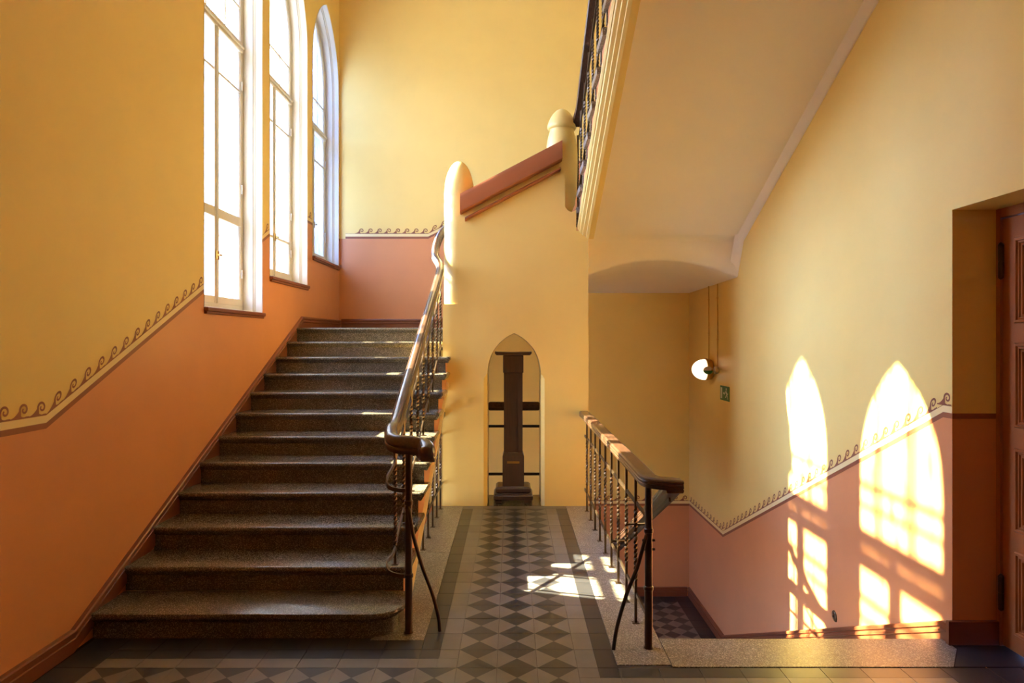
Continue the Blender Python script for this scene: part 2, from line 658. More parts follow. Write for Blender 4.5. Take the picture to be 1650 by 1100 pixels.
# ------------------------------------------------------------------ middle pier with the pointed opening
AX0, AX1 = -0.244, 0.286
AXC, AH = (AX0 + AX1) / 2, (AX1 - AX0) / 2
A_SPRING, A_APEX = 1.30, 1.695
CH = 0.034
PX0, PX1 = -0.68, 0.75
PR = 0.15                     # round post radius
mb = MB()
def pier_top(u):
    if u < PX0 + PR: return 1.98
    if u < 0.52: return 2.87 + 0.523 * (u + 0.505)
    if u < 0.63: return 2.885 + ((u - .585) / .065) ** 2 * .05
    return 2.70
us = {PX0, PX0 + PR, 0.52, .535, .55, .565, .585, .60, .615, 0.63, PX1, AX0 - CH, AX0, AX1, AX1 + CH}
for k in range(33):
    us.add(AXC + AH * -cos(pi * k / 32))
us = sorted(us)
def bands_pier(um, chamfer=True):
    top = lambda u: pier_top(um if um > .63 or um < PX0 + PR else u)
    if AX0 < um < AX1:
        return [(lambda u: arch_z(u - AXC, AH, A_SPRING, A_APEX), top, 0)]
    if chamfer and AX0 - CH < um < AX1 + CH:
        return [(lambda u: A_SPRING, top, 0)]
    return [(lambda u: -0.3, top, 0)]
columns(mb, us, bands_pier, lambda u, z: (u, YP0, z))
columns(mb, us, lambda um: bands_pier(um, False), lambda u, z: (u, YP1, z))
# chamfered arrises of the opening with a stop at the springing
for xa, xb in ((AX0 - CH, AX0), (AX1 + CH, AX1)):
    mb.quad((xa, YP0, 0), (xb, YP0 + CH, 0), (xb, YP0 + CH, A_SPRING - .05), (xa, YP0, A_SPRING - .05))
    mb.add([(xa, YP0, A_SPRING - .05), (xb, YP0 + CH, A_SPRING - .05), (xb, YP0, A_SPRING), (xa, YP0, A_SPRING)], [(0, 1, 2), (0, 2, 3)])
    mb.quad((xb, YP0 + CH, 0), (xb, YP1, 0), (xb, YP1, A_SPRING - .05), (xb, YP0 + CH, A_SPRING - .05))
    mb.quad((xb, YP0, A_SPRING), (xb, YP1, A_SPRING), (xb, YP1, A_SPRING - .05), (xb, YP0 + CH, A_SPRING - .05))
ar = [u for u in us if AX0 - 1e-6 <= u <= AX1 + 1e-6]
for a, b in zip(ar[:-1], ar[1:]):
    za, zb = arch_z(a - AXC, AH, A_SPRING, A_APEX), arch_z(b - AXC, AH, A_SPRING, A_APEX)
    mb.quad((a, YP0, za), (b, YP0, zb), (b, YP1, zb), (a, YP1, za))
# sides and tops
mb.quad((PX0, YP0, -.3), (PX0, YP1, -.3), (PX0, YP1, 1.98), (PX0, YP0, 1.98))
mb.quad((PX1, YP0, -.3), (PX1, YP1, -.3), (PX1, YP1, 2.70), (PX1, YP0, 2.70))
mb.quad((PX0, YP0, 1.98), (PX0 + PR, YP0, 1.98), (PX0 + PR, YP1, 1.98), (PX0, YP1, 1.98))
mb.quad((PX0 + PR, YP0 + .1, 1.98), (PX0 + PR, YP1, 1.98), (PX0 + PR, YP1, 2.86), (PX0 + PR, YP0 + .1, 2.86))
mb.quad((.63, YP0, 2.70), (.63, YP1, 2.70), (.63, YP1, 2.90), (.63, YP0, 2.90))
mb.quad((.63, YP0, 2.70), (PX1, YP0, 2.70), (PX1, YP1, 2.70), (.63, YP1, 2.70))
for a_, b_ in ((.52, .55), (.55, .585), (.585, .615), (.615, .63)):
    mb.quad((a_, YP0, pier_top(a_)), (b_, YP0, pier_top(b_ - 1e-6)), (b_, YP1, pier_top(b_ - 1e-6)), (a_, YP1, pier_top(a_)))
mb.quad((.52, YP0, pier_top(.52)), (.52, YP1, pier_top(.52)), (.52, YP1, pier_top(.519)), (.52, YP0, pier_top(.519)))
mb.quad((PX0 + PR, YP0, pier_top(PX0 + PR)), (.52, YP0, pier_top(.519)), (.52, YP1, pier_top(.519)), (PX0 + PR, YP1, pier_top(PX0 + PR)))
wall_middle = struct(mb.build('wall_middle', M_YEL, smooth=0))
# left round post
prof = [(.02, 1.90), (.09, 1.915), (.135, 1.95), (PR, 2.0), (PR, 3.08)]
for k in range(1, 10):
    a = pi / 2 * k / 9
    prof.append((max(PR * cos(a), .004), 3.08 + .34 * sin(a)))
mb = MB(); mb.lathe(prof, (PX0 + PR, YP0 + PR, 0), 36)
tag(mb.build('round_post', M_YEL, wall_middle, smooth=50), 'plain round-topped plaster post at the lower end of the sloping coping')
# right finial post
prof = [(.02, 2.86), (.06, 2.875), (.10, 2.91), (.13, 2.98), (.148, 3.1), (.157, 3.3), (.158, 3.48), (.152, 3.58), (.138, 3.66), (.124, 3.705), (.12, 3.722),
        (.122, 3.732), (.136, 3.738), (.145, 3.75), (.146, 3.768), (.138, 3.80), (.118, 3.845), (.09, 3.89), (.055, 3.925), (.02, 3.942), (.004, 3.945)]
mb = MB(); mb.lathe(prof, (.50, YP0 + .152, 0), 36)
tag(mb.build('finial_post', M_YEL, wall_middle, smooth=50), 'acorn-capped plaster post at the upper end of the sloping coping')
# raking coping and the fillet below it
def rake(mb, prof, x0, x1, z0):
    n = len(prof)
    vs = [(x0, q[0], z0 + q[1]) for q in prof] + [(x1, q[0], z0 + q[1] + .523 * (x1 - x0)) for q in prof]
    fs = [tuple(range(n))[::-1], tuple(range(n, 2 * n))] + [(i, (i + 1) % n, n + (i + 1) % n, n + i) for i in range(n)]
    mb.add(vs, fs)
mb = MB()
rake(mb, [(6.625, 0.0), (6.615, .01), (6.615, .108), (6.638, .186), (6.76, .21), (7.0, .21), (7.1, .19), (7.2, .108), (7.2, 0), (7.1, -.01), (6.72, -.01)], -.505, .49, 2.865)
tag(mb.build('coping', M_COPE, wall_middle), 'sloping red-brown coping board')
mb = MB()
rake(mb, [(6.66, 0.01), (6.655, .02), (6.66, .035), (6.71, .035), (6.71, 0)], -.46, .475, 2.79)
mb.build('coping_fillet', M_COPE, wall_middle)
# rear piers closing the opening at threshold level
mb = MB(); mb.box((AX0, YP0 - .0, -.25), (AX1, YP1, .002), bev=.002)
mb.build('threshold_slab', M_STEP, wall_middle)

# ------------------------------------------------------------------ floor
mb = MB()
mb.box((XL, YF, -.25), (XR + .3, 3.40, -.004))
mb.box((XL, 3.40, -.25), (.80, 4.30, -.004))
mb.box((2.2, 3.40, -.25), (XR + .3, 3.72, -.006))
mb.box((-.77, 4.30, -.25), (.80, YP0, -.004))
floor = struct(mb.build('floor', M_GROUT, smooth=0))
G = .0015
def tile_meshes():
    s = .2
    def slab(mb, x0, x1, y0, y1, mat):
        mb.box((x0, y0, -.010), (x1, y1, 0), mat, .001)
    out = {}
    # four-triangle tile: dark front and back triangles, light sides
    mb = MB()
    a, b = G / 2, s - G / 2
    c = s / 2
    z = 0.0
    mb.add([(a, a, z), (b, a, z), (b, b, z), (a, b, z), (c, c, z)], [(0, 1, 4), (2, 3, 4)], 0)
    mb.add([(a, a, z), (b, a, z), (b, b, z), (a, b, z), (c, c, z)], [(1, 2, 4), (3, 0, 4)], 1)
    mb.add([(a, a, z), (b, a, z), (b, b, z), (a, b, z), (a, a, -.01), (b, a, -.01), (b, b, -.01), (a, b, -.01)],
           [(0, 1, 5, 4), (2, 3, 7, 6)], 0)
    mb.add([(a, a, z), (b, a, z), (b, b, z), (a, b, z), (a, a, -.01), (b, a, -.01), (b, b, -.01), (a, b, -.01)],
           [(1, 2, 6, 5), (3, 0, 4, 7)], 1)
    out['x'] = mb
    # half light, half dark tiles: dark towards +x, -x, +y
    for key, (dx, dy) in {'px': (1, 0), 'nx': (-1, 0), 'py': (0, 1), 'ny': (0, -1)}.items():
        mb = MB()
        if dx:
            slab(mb, a, c, a, b, 0 if dx < 0 else 1)
            slab(mb, c, b, a, b, 0 if dx > 0 else 1)
        else:
            slab(mb, a, b, a, c, 0 if dy < 0 else 1)
            slab(mb, a, b, c, b, 0 if dy > 0 else 1)
        out[key] = mb
    # full dark
    mb = MB(); slab(mb, a, b, a, b, 0); out['d'] = mb
    # corner tiles (dark L outside)
    for key, (qx, qy) in {'cpp': (1, 1), 'cnp': (-1, 1)}.items():
        mb = MB()
        for ix in (0, 1):
            for iy in (0, 1):
                light = (ix == (0 if qx > 0 else 1)) and iy == 0
                slab(mb, a if ix == 0 else c, c if ix == 0 else b, a if iy == 0 else c, c if iy == 0 else b, 1 if light else 0)
        out[key] = mb
    # inner corner: light L with dark outer quarter
    for key, (qx, qy) in {'inp': (-1, 1), 'ipp': (1, 1)}.items():
        mb = MB()
        for ix in (0, 1):
            for iy in (0, 1):
                dark = (ix == (0 if qx < 0 else 1)) and iy == 1
                slab(mb, a if ix == 0 else c, c if ix == 0 else b, a if iy == 0 else c, c if iy == 0 else b, 0 if dark else 1)
        out[key] = mb
    res = {}
    for k2, mb in out.items():
        o = mb.build('tile_' + k2, [M_TILE_D, M_TILE_L], smooth=0)
        res[k2] = o.data
        bpy.data.objects.remove(o)
    return res
TM = tile_meshes()
GX, GY = -.275, 3.39          # tile lattice origin
def tile(kind, i, j, parent=floor, z=0.0, ox=GX, oy=GY):
    return inst(TM[kind], 'floor_tile', parent, (ox + .2 * i, oy + .2 * j, z + random.uniform(-.0006, .0002)))
rows = int((YP0 - GY) / .2)
for j in range(0, rows):
    for i in range(3):
        tile('x', i, j)
    if j >= 1: tile('nx', -1, j)
    if j >= 1: tile('px', 3, j)
# half row against the pier
hm = MB(); hm.box((G / 2, G / 2, -.01), (.2 - G / 2, YP0 - GY - .2 * rows - .001, 0), 0, .001)
ho = hm.build('floor_tile', [M_TILE_L], smooth=0); hme = ho.data; bpy.data.objects.remove(ho)
for i in range(-1, 4):
    inst(hme, 'floor_tile', floor, (GX + .2 * i, GY + .2 * rows, 0))
# corner pieces at the mouth of the passage
tile('inp', -1, 0); tile('px', 3, 0)
for i in range(-10, -1):
    tile('py', i, 0)
    tile('d', i, 1) if i < -1 else None
for i in range(-10, 14):
    for j in (-1, -2, -3, -4):
        if j == -1 and i >= 3:
            tile('ipp' if i == 3 else ('py' if i < 12 else 'd'), i, j)
        elif i <= -10:
            tile('d', i, j)
        else:
            tile('x', i, j)
tile('d', -10, 0)
m = MB(); m.prism([(2.206, 3.402), (XD + .06, 3.402), (XD + .06, 3.66), (2.352, 3.66), (2.352, 3.603)], 'z', -.01, 0)
m.build('floor_tile', [M_TILE_D], floor, smooth=0)
# plain tiled stretch towards the camera
mb = MB(); mb.box((XL, YF, -.004), (XR + .25, GY - .8, 0))
mb.build('floor_field', M_TILE_L, floor, smooth=0)
# terrazzo margins
def slabs(x0, x1, ys):
    for a, b in zip(ys[:-1], ys[1:]):
        m = MB(); m.box((x0 + .001, a + .001, -.2), (x1 - .001, b - .001, .001), bev=.002)
        m.build('terrazzo_slab', M_TERR, floor, smooth=0)
slabs(-.77, -.475, [3.70, 5.23, YP0 - .0])
slabs(.526, .80, [3.42, 5.20, YP0])
# dark side strip beside the terrazzo is the tile row; its outer quarter is hidden below the slabs

# ------------------------------------------------------------------ lower landing and void
mb = MB(); mb.box((XL, 3.3, ZLOW - .3), (XR, YB, ZLOW - .004))
floor_low = struct(mb.build('floor_lower', M_GROUT, smooth=0))
for i in range(0, 8):
    for j in range(0, 8):
        x, y = 1.06 + .2 * (i - 1), 7.5 + .2 * j
        if i >= 7 or j >= 7:
            inst(TM['d'], 'floor_tile', floor_low, (x - .1 + .0, y, ZLOW))
        else:
            inst(TM['x'], 'floor_tile', floor_low, (x - .1, y, ZLOW))
# wall closing the void below the hall floor
mb = MB(); mb.quad((XL, 3.35, ZBOT), (XR, 3.35, ZBOT), (XR, 3.35, -.2), (XL, 3.35, -.2))
struct(mb.build('wall_below', M_YEL, smooth=0))

# ------------------------------------------------------------------ staircases
def step_profile(y, z, depth, d=1):
    """side profile (y,z) of tread with rounded nosing and a small cove; d=+1 climbs to +y"""
    th = .046
    pts = []
    for k in range(7):
        a = -pi / 2 + pi * k / 6
        pts.append((y + d * (.016 - .016 * cos(a)), z - .018 + .018 * sin(a)))
    pts.append((y + d * depth, z))
    pts.append((y + d * depth, z - th - .012))
    pts.append((y + d * .034, z - th - .012))
    pts.append((y + d * .028, z - th - .004))
    pts.append((y + d * .020, z - th + .004))
    pts.append((y + d * .018, z - .036))
    return pts

stair = empty('staircase', (-1.45, Y1, 0), 'dark terrazzo staircase climbing along the left wall beneath the arched windows', 'staircase')
XE = -.60                     # outer tread ends
for k in range(1, 13):
    y, z = Y1 + (k - 1) * T, k * R
    xe = XE if k <= 10 else PX0 - .002
    dep = T + .05 if k < 12 else .3
    if k == 10: dep = YP0 - y - .002
    mb = MB()
    if k == 1:
        # curtail step: rounded outer corner
        n = 10
        rr = .17
        def outline(off):
            pts = [(XL + .012, Y1 + off)]
            for q in range(n + 1):
                a = -pi / 2 + (pi / 2) * q / n
                pts.append((xe - off - rr + (rr) * cos(a), Y1 + off + rr + rr * sin(a)))
            pts.append((xe - off, Y1 + T + .02))
            pts.append((XL + .012, Y1 + T + .02))
            return pts
        st = [(z, .012), (z - .004, .004), (z - .016, 0), (z - .03, .003), (z - .038, .016), (z - .05, .022), (z - .058, .034)]
        rings = [[(p[0], p[1], zz) for p in outline(off)] for zz, off in st]
        m_ = len(rings[0])
        vs = [p for r_ in rings for p in r_]
        fs = [tuple(range(m_))]
        for i in range(len(rings) - 1):
            for j in range(m_):
                j2 = (j + 1) % m_
                fs.append((i * m_ + j, i * m_ + j2, (i + 1) * m_ + j2, (i + 1) * m_ + j))
        mb.add(vs, fs)
        step = mb.build('step', M_STEP, stair)
        mr = MB()
        o = outline(.036)
        mr.prism(o, 'z', 0.0, z - .056)
        mr.build('riser', M_STEP, step)
    else:
        prof = step_profile(y, z, dep)
        mb.prism(prof, 'x', XL + .012, xe - .02)
        # returned nosing on the outer end
        xs = [(xe - .02, 0), (xe - .006, .0), (xe, -.010), (xe, -.024), (xe - .010, -.036), (xe - .016, -.046), (xe - .022, -.054), (xe - .03, -.058)]
        ya, yb = y + .006, y + dep
        for (xa, za), (xb, zb) in zip(xs[:-1], xs[1:]):
            mb.quad((xa, ya, z + za), (xb, ya, z + zb), (xb, yb, z + zb), (xa, yb, z + za))
        for yy in (ya, yb):
            mb.add([(xa, yy, z + za) for xa, za in xs] + [(xe - .03, yy, z)], [tuple(range(len(xs) + 1))])
        step = mb.build('step', M_STEP, stair)
        mr = MB()
        mr.box((XL + .012, y + .034, z - R - .002), (xe - .045, y + .075, z - .056))
        mr.build('riser', M_STEP, step)
# corner landing slab
mb = MB(); mb.box((XL + .01, Y1 + 11 * T + .05, ZL - .24), (PX0 - .002, YB - .006, ZL))
mb.build('landing_slab', M_STEP, stair, smooth=0)
# stepped terracotta string and its pale moulded underside
SDROP = .40
mb = MB()
poly = []
ybot = Y1 + (SDROP - R) / SL
poly.append((Y1 + T + .036, 0.003))
for k in range(2, 11):
    y, z = Y1 + (k - 1) * T + .036, k * R - .058
    poly.append((y, z))
    ye = Y1 + k * T + .036 if k < 10 else YP0 - .004
    poly.append((ye, z))
poly.append((YP0 - .004, noseA(YP0) - SDROP + .08))
poly.append((Y1 + (SDROP - .08 - R) / SL, 0.003))
mb.prism(poly, 'x', -.76, -.642)
tag(mb.build('string', M_TER, stair, smooth=0), 'stepped terracotta side string')
mb = MB()
def raked(mb, prof, y0, y1, zf, mat=0):
    n = len(prof)
    vs = [(q[0], y0, zf(y0) + q[1]) for q in prof] + [(q[0], y1, zf(y1) + q[1]) for q in prof]
    fs = [tuple(range(n))[::-1], tuple(range(n, 2 * n))] + [(i, (i + 1) % n, n + (i + 1) % n, n + i) for i in range(n)]
    mb.add(vs, fs, mat)
ymeet = Y1 + (SDROP - R) / SL + .004
raked(mb, [(-.645, .10), (-.620, .085), (-.618, .06), (-.632, .048), (-.634, .02), (-.646, .0), (-.76, .0), (-.76, .10)], ymeet, YP0 - .004, lambda y: noseA(y) - SDROP)
tag(mb.build('string_moulding', M_CREAM, stair), 'pale moulding along the string')
mb = MB()
zs = lambda y: noseA(y) - .26
ya = Y1 + (.26 - R) / SL
mb.quad((XL + .01, ya, .0), (-.74, ya, .0), (-.74, 7.2, zs(7.2)), (XL + .01, 7.2, zs(7.2)))
mb.build('soffit', M_CREAM, stair, smooth=0)

# descending flight
dstair = empty('staircase', (1.58, 3.6, 0), 'flight of steps dropping away along the right wall behind a pale terrazzo top tread', 'staircase')
mb = MB()
poly = [(.803, 3.402), (2.20, 3.402), (2.345, 3.60), (2.345, 3.72), (.803, 3.72)]
mb.prism([(p[0], p[1]) for p in poly], 'z', -.06, .0)
tag(mb.build('top_tread', M_TERR, dstair, smooth=0), 'pale speckled terrazzo top tread')
RD = -ZLOW / 12
for k in range(1, 12):
    y = 3.72 + (k - 1) * T
    mb = MB()
    mb.prism(step_profile(y + T, -k * RD, T + .03, -1), 'x', .82, XR - .012)
    s_ = mb.build('step', M_STEP, dstair)
    mr = MB(); mr.box((.84, y - .05, -k * RD - .01), (XR - .012, y - .02, -(k - 1) * RD - .058))
    mr.build('riser', M_STEP, s_)

# overhead flight
ostair = empty('staircase', (1.5, 7.02, ZC0), 'overhead flight with pale plaster soffit and yellow moulded edge', 'staircase')
XS = .632
for k in range(1, 12):
    y, z = 7.02 - (k - 1) * T, ZC0 + k * R
    mb = MB()
    mb.prism(step_profile(y, z, T + .02, -1), 'x', XS, XR - .012)
    s_ = mb.build('step', M_TERR, ostair)
    mr = MB(); mr.box((XS + .02, y - .075, z - R - .002), (XR - .012, y - .034, z - .056))
    mr.build('riser', M_TERR, s_)
CD = .46
mb = MB()
poly = []
for k in range(1, 12):
    y, z = min(7.02 - (k - 1) * T - .036, 6.70), ZC0 + k * R - .058
    poly += [(y, z), (7.02 - k * T - .036, z)]
yend = 7.02 - 11 * T - .036
poly += [(yend, noseC(yend) - CD + .12), (6.70, noseC(6.70) - CD + .12)]
mb.prism(poly, 'x', .662, .745)
tag(mb.build('string', M_TER, ostair, smooth=0), 'stepped terracotta side string')
mb = MB()
prof = [(.662, .150), (.648, .142), (.640, .128), (.640, .100), (.654, .082), (.658, .085), (.666, .060), (.690, .048), (.694, .034), (.722, .024), (.726, .010), (.75, .0), (.80, .0), (.80, .15)]
raked(mb, prof, 3.46, YP0 - .003, lambda y: noseC(y) - CD)
tag(mb.build('string_moulding', M_YEL, ostair, smooth=20), 'yellow fluted moulding along the lower edge')
SOFD = .27
sof = lambda y: noseC(y) - SOFD

# vault under the overhead flight and its corner landing: one smooth plaster shell
mb = MB()
nx = 24
rows_ = []
def sh(x):
    t = (x - .75) / (XR - .75)
    return 1 - (2 * t - 1) ** 2
def row(y, zf):
    rows_.append([(.75 + (XR - .75) * i / nx, y, zf(.75 + (XR - .75) * i / nx)) for i in range(nx + 1)])
zA = lambda x: 2.285 + .175 * sh(x)
zF = sof(7.0)
row(3.44, lambda x: sof(3.44))
row(6.3, lambda x: sof(6.3))
row(6.92, lambda x: sof(6.92))
for q in range(1, 7):
    a = q / 6
    row(6.92 + .14 * sin(a * pi / 2) , lambda x, a=a: sof(6.92) - .0 - .06 * (1 - cos(a * pi / 2)) - .02 * a)
zb = sof(6.92) - .08
for q in (1, 2, 3):
    a = q / 4
    row(7.06 + .05 * a, lambda x, a=a: zb * (1 - a) + (zA(x) + .03) * a)
row(7.125, lambda x: zA(x) + .02)
row(7.15, lambda x: zA(x) + .004)
row(7.19, lambda x: zA(x))
for q in range(1, 9):
    a = q / 8
    row(7.19 + (YB - 7.19) * a, lambda x, a=a: (2.285 - .03 * a) + .175 * sh(x) * (1 - a ** 1.6))
vs = [p for r_ in rows_ for p in r_]
n = nx + 1
fs = [(i * n + j, i * n + j + 1, (i + 1) * n + j + 1, (i + 1) * n + j) for i in range(len(rows_) - 1) for j in range(nx)]
mb.add(vs, fs)
tag(mb.build('soffit', M_SOFFIT, ostair, smooth=75), 'pale plaster soffit folding into a shallow arched vault')
# cove along the right wall
mb = MB()
cov = [(0, -.012), (0, .06), (-.09, .06), (-.055, .035), (-.03, .012), (-.012, -.012)]
def covez(y): return sof(y) - .045
vsn = [(XR + q[0], 3.42, covez(3.42) + q[1]) for q in cov] + [(XR + q[0], 6.95, covez(6.95) + q[1]) for q in cov] + [(XR + q[0], 7.14, 2.30 + q[1]) for q in cov]
k_ = len(cov)
mb.add(vsn, [(r_ * k_ + i, r_ * k_ + (i + 1) % k_, (r_ + 1) * k_ + (i + 1) % k_, (r_ + 1) * k_ + i) for r_ in (0, 1) for i in range(k_)] + [tuple(range(k_))])
struct(mb.build('trim_1', M_SOFFIT, smooth=50))
# upper right corner landing slab, middle flight behind the pier
mb = MB()
mb.box((PX1 + .004, 7.19, ZC0 - .14), (XR - .012, YB - .005, ZC0))
mb.build('landing_slab', M_STEP, ostair, smooth=0)
mstair = empty('middle_flight', (0, 8.1, ZL), kind='structure')   # short flight behind the parapet
for k in range(1, 7):
    x0 = PX0 - .0 + (k - 1) * .235
    mb = MB(); mb.box((x0, YP1 + .01, ZL + (k - 1) * R - .14), (x0 + .28, YB - .006, ZL + k * R), bev=.01)
    mb.build('step', M_STEP, mstair, smooth=0)
mb = MB()
mb.quad((PX0, YP1 + .005, ZL - .24), (PX0, YB - .006, ZL - .24), (PX1, YB - .006, 2.30), (PX1, YP1 + .005, 2.30))
mb.build('soffit', M_CREAM, mstair, smooth=0)

# ------------------------------------------------------------------ baseboards
def baseboard(name, pts, place, hb=.10, cap=.03):
    """pts: list of (u, top, bottom); plank with a stepped moulding on top"""
    mb = MB()
    prof = [(0.020, 0), (0.020, -1), (0.024, -2), (0.016, -3), (0.021, -4), (0.012, -5), (0.0, -6)]
    offs = {-1: hb * .55, -2: hb * .55 + .006, -3: hb * .55 + .016, -4: hb * .55 + .022, -5: hb - .008, -6: hb}
    rings = []
    for u, top, bot in pts:
        r_ = []
        for d, t in [(0.020, 'b'), (0.020, .064), (0.028, .060), (0.028, .046), (0.022, .042), (0.022, .030), (0.030, .026), (0.030, .008), (0.024, .0), (0.0, .0)]:
            z = bot if t == 'b' else max(top - t, bot)
            r_.append(place(u, z, d))
        rings.append(r_)
    k = len(rings[0])
    vs = [p for r_ in rings for p in r_]
    fs = [(i * k + j, i * k + j + 1, (i + 1) * k + j + 1, (i + 1) * k + j) for i in range(len(rings) - 1) for j in range(k - 1)]
    fs += [tuple(range(k)), tuple(range((len(rings) - 1) * k, len(rings) * k))]
    mb.add(vs, fs)
    return struct(mb.build(name, M_BASE, smooth=20))
ykb = 3.555
zk = .118
baseboard('baseboard_left', [(YF, zk, 0), (ykb, zk, 0), (7.44, ZL + .126, ZL - .25), (YB - .03, ZL + .135, ZL)], lambda u, z, d: (XL + d, u, z))
baseboard('baseboard_back', [(XL + .03, ZL + .15, ZL), (-.98, ZL + .15, ZL), (PX0 + .3, ZL + .15 + .64 * .5, ZL)], lambda u, z, d: (u, YB - d, z))
baseboard('baseboard_right', [(DY1, .105, 0), (3.72, .100, -.02), (7.585, ZLOW + .13, ZLOW - .0), (YB - .03, ZLOW + .13, ZLOW)], lambda u, z, d: (XR - d, u, z if z != 0 or u > 3.7 else z))
baseboard('baseboard_lower', [(.2, ZLOW + .125, ZLOW), (XR - .03, ZLOW + .125, ZLOW)], lambda u, z, d: (u, YB - d, z))
mb = MB()
mb.box((XR - .034, DY1 - .024, 0), (XD, DY1, .128), bev=.004)
struct(mb.build('baseboard_jamb', M_BASE, smooth=0))

# ------------------------------------------------------------------ windows
def outline_pts(a, b, s, inset, spring=W_SPRING, apex=W_APEX, n=22):
    c, hw = (a + b) / 2, (b - a) / 2 - inset
    pts = [(c - hw, s + inset)]
    for k in range(n + 1):
        d = -hw * cos(pi * k / n)
        pts.append((c + d, arch_z(d, hw, spring, apex - inset * 1.1)))
    pts.append((c + hw, s + inset))
    return pts

def loop_surface(mb, st, a, b, s, closed_bottom=True):
    rings = [[(x, q[0], q[1]) for q in outline_pts(a, b, s, ins)] for x, ins in st]
    k = len(rings[0])
    vs = [p for r_ in rings for p in r_]
    fs = []
    for i in range(len(rings) - 1):
        for j in range(k if closed_bottom else k - 1):
            j2 = (j + 1) % k
            fs.append((i * k + j, i * k + j2, (i + 1) * k + j2, (i + 1) * k + j))
    mb.add(vs, fs)

XF = XL - .165                # inner face of the sash
def window(idx, a, b, s):
    c = (a + b) / 2
    root = empty('window_%d' % idx, (XL, c, s), kind='structure')
    mb = MB()
    loop_surface(mb, [(XL + .004, -.004), (XL - .055, 0), (XL - .062, .006), (XL - .075, .010), (XL - .080, .018), (XF - .02, .020)], a, b, s)
    mb.build('reveal', M_WHITE, root, smooth=30)
    mb = MB()
    loop_surface(mb, [(XF, .020), (XF, .084), (XF - .012, .094), (XF - .05, .098), (XF - .06, .04)], a, b, s)
    mb.build('frame', M_WHITE, root, smooth=30)
    mb = MB()
    loop_surface(mb, [(XF - .06, .045), (XF - .06, .005), (XL - .40, .004)], a, b, s)
    mb.build('outer_reveal', M_OUT, root, smooth=30)
    # outer casements of the double window
    XO = XL - .335
    mb = MB()
    loop_surface(mb, [(XO - .05, .004), (XO - .05, .15), (XO, .15), (XO, .004)], a, b, s)
    mb.box((XO - .05, c - .045, s + .06), (XO, c + .045, 4.285)); mb.box((XO - .055, a + .03, 4.235), (XO + .004, b - .03, 4.335))
    mb.box((XO - .04, a + .05, 2.66), (XO - .006, b - .05, 2.73)); mb.box((XO - .035, a + .05, 3.87), (XO - .01, b - .05, 3.893)); mb.box((XO - .035, a + .05, 4.63), (XO - .01, b - .05, 4.652))
    for d in (-.185, .185):
        mb.box((XO - .03, c + d - .011, 4.3), (XO - .008, c + d + .011, arch_z(d, (b - a) / 2, W_SPRING, W_APEX) - .04))
    mb.build('outer_casement', M_WHITE, root, smooth=0)
    hw = (b - a) / 2 - .075
    def topz(d):
        return arch_z(d, hw, W_SPRING, W_APEX - .066)
    ZT, ZM, ZR, ZU = 4.285, 3.88, 2.695, 4.64
    m = MB(); m.box((XF - .052, c - .042, s + .06), (XF + .004, c - .004, ZT), bev=.006); m.box((XF - .052, c + .004, s + .06), (XF + .004, c + .042, ZT), bev=.006)
    m.box((XF - .04, c - .006, s + .06), (XF + .014, c + .006, ZT), bev=.003)
    m.build('mullion', M_WHITE, root, smooth=0)
    m = MB(); m.box((XF - .055, a + .05, ZT - .045), (XF + .012, b - .05, ZT + .045), bev=.008); m.box((XF - .055, a + .05, ZT - .012), (XF + .026, b - .05, ZT + .012), bev=.006)
    m.build('transom', M_WHITE, root, smooth=0)
    m = MB(); m.box((XF - .05, a + .05, s + .055), (XF + .002, b - .05, s + .12), bev=.005)
    m.build('bottom_rail', M_WHITE, root, smooth=0)
    # sash rail: thick in the first window, thin bars in the others
    thick = .042 if idx == 1 else .013
    m = MB(); m.box((XF - .048, a + .07, ZR - thick), (XF + .001, b - .07, ZR + thick), bev=.005)
    m.build('sash_rail', M_WHITE, root, smooth=0)
    for z in (ZM,):
        for y0, y1 in ((a + .06, c - .03), (c + .03, b - .06)):
            m = MB(); m.box((XF - .042, y0, z - .012), (XF - .002, y1, z + .012), bev=.003); m.build('glazing_bar', M_WHITE, root, smooth=0)
    m = MB(); m.box((XF - .042, a + .06, ZU - .011), (XF - .002, b - .06, ZU + .011), bev=.003); m.build('glazing_bar', M_WHITE, root, smooth=0)
    for d in (-.185, .185):
        m = MB(); m.box((XF - .042, c + d - .011, ZT + .03), (XF - .002, c + d + .011, topz(d) + .01), bev=.003); m.build('glazing_bar', M_WHITE, root, smooth=0)
    # panes
    gx = XF - .024
    for y0, y1 in ((a + .065, c - .02), (c + .02, b - .065)):
        for z0, z1 in ((s + .06, ZR), (ZR, ZM), (ZM, ZT)):
            m = MB(); m.quad((gx, y0, z0), (gx, y1, z0), (gx, y1, z1), (gx, y0, z1)); m.build('pane', M_GLASS, root, smooth=0)
    for d0, d1 in ((-hw, -.185), (-.185, .185), (.185, hw)):
        m = MB(); m.quad((gx, c + d0, ZT), (gx, c + d1, ZT), (gx, c + d1, ZU), (gx, c + d0, ZU)); m.build('pane', M_GLASS, root, smooth=0)
        pts = [(gx, c + d0, ZU), (gx, c + d1, ZU)]
        for k in range(9):
            d = d1 + (d0 - d1) * k / 8
            pts.append((gx, c + d, topz(d)))
        m = MB(); m.add(pts, [tuple(range(len(pts)))]); m.build('pane', M_GLASS, root, smooth=0)
    # sill board
    m = MB(); m.box((XF - .0, a + .0, s - .012), (XL + .012, b - .0, s + .004), bev=.003)
    m.box((XL - .02, a - .005, s - .03), (XL + .034, b + .005, s + .002), bev=.005)
    m.box((XL - .02, a + .0, s - .05), (XL + .022, b - .0, s - .028), bev=.005)
    m.build('window_sill', M_BASE, root, smooth=0)
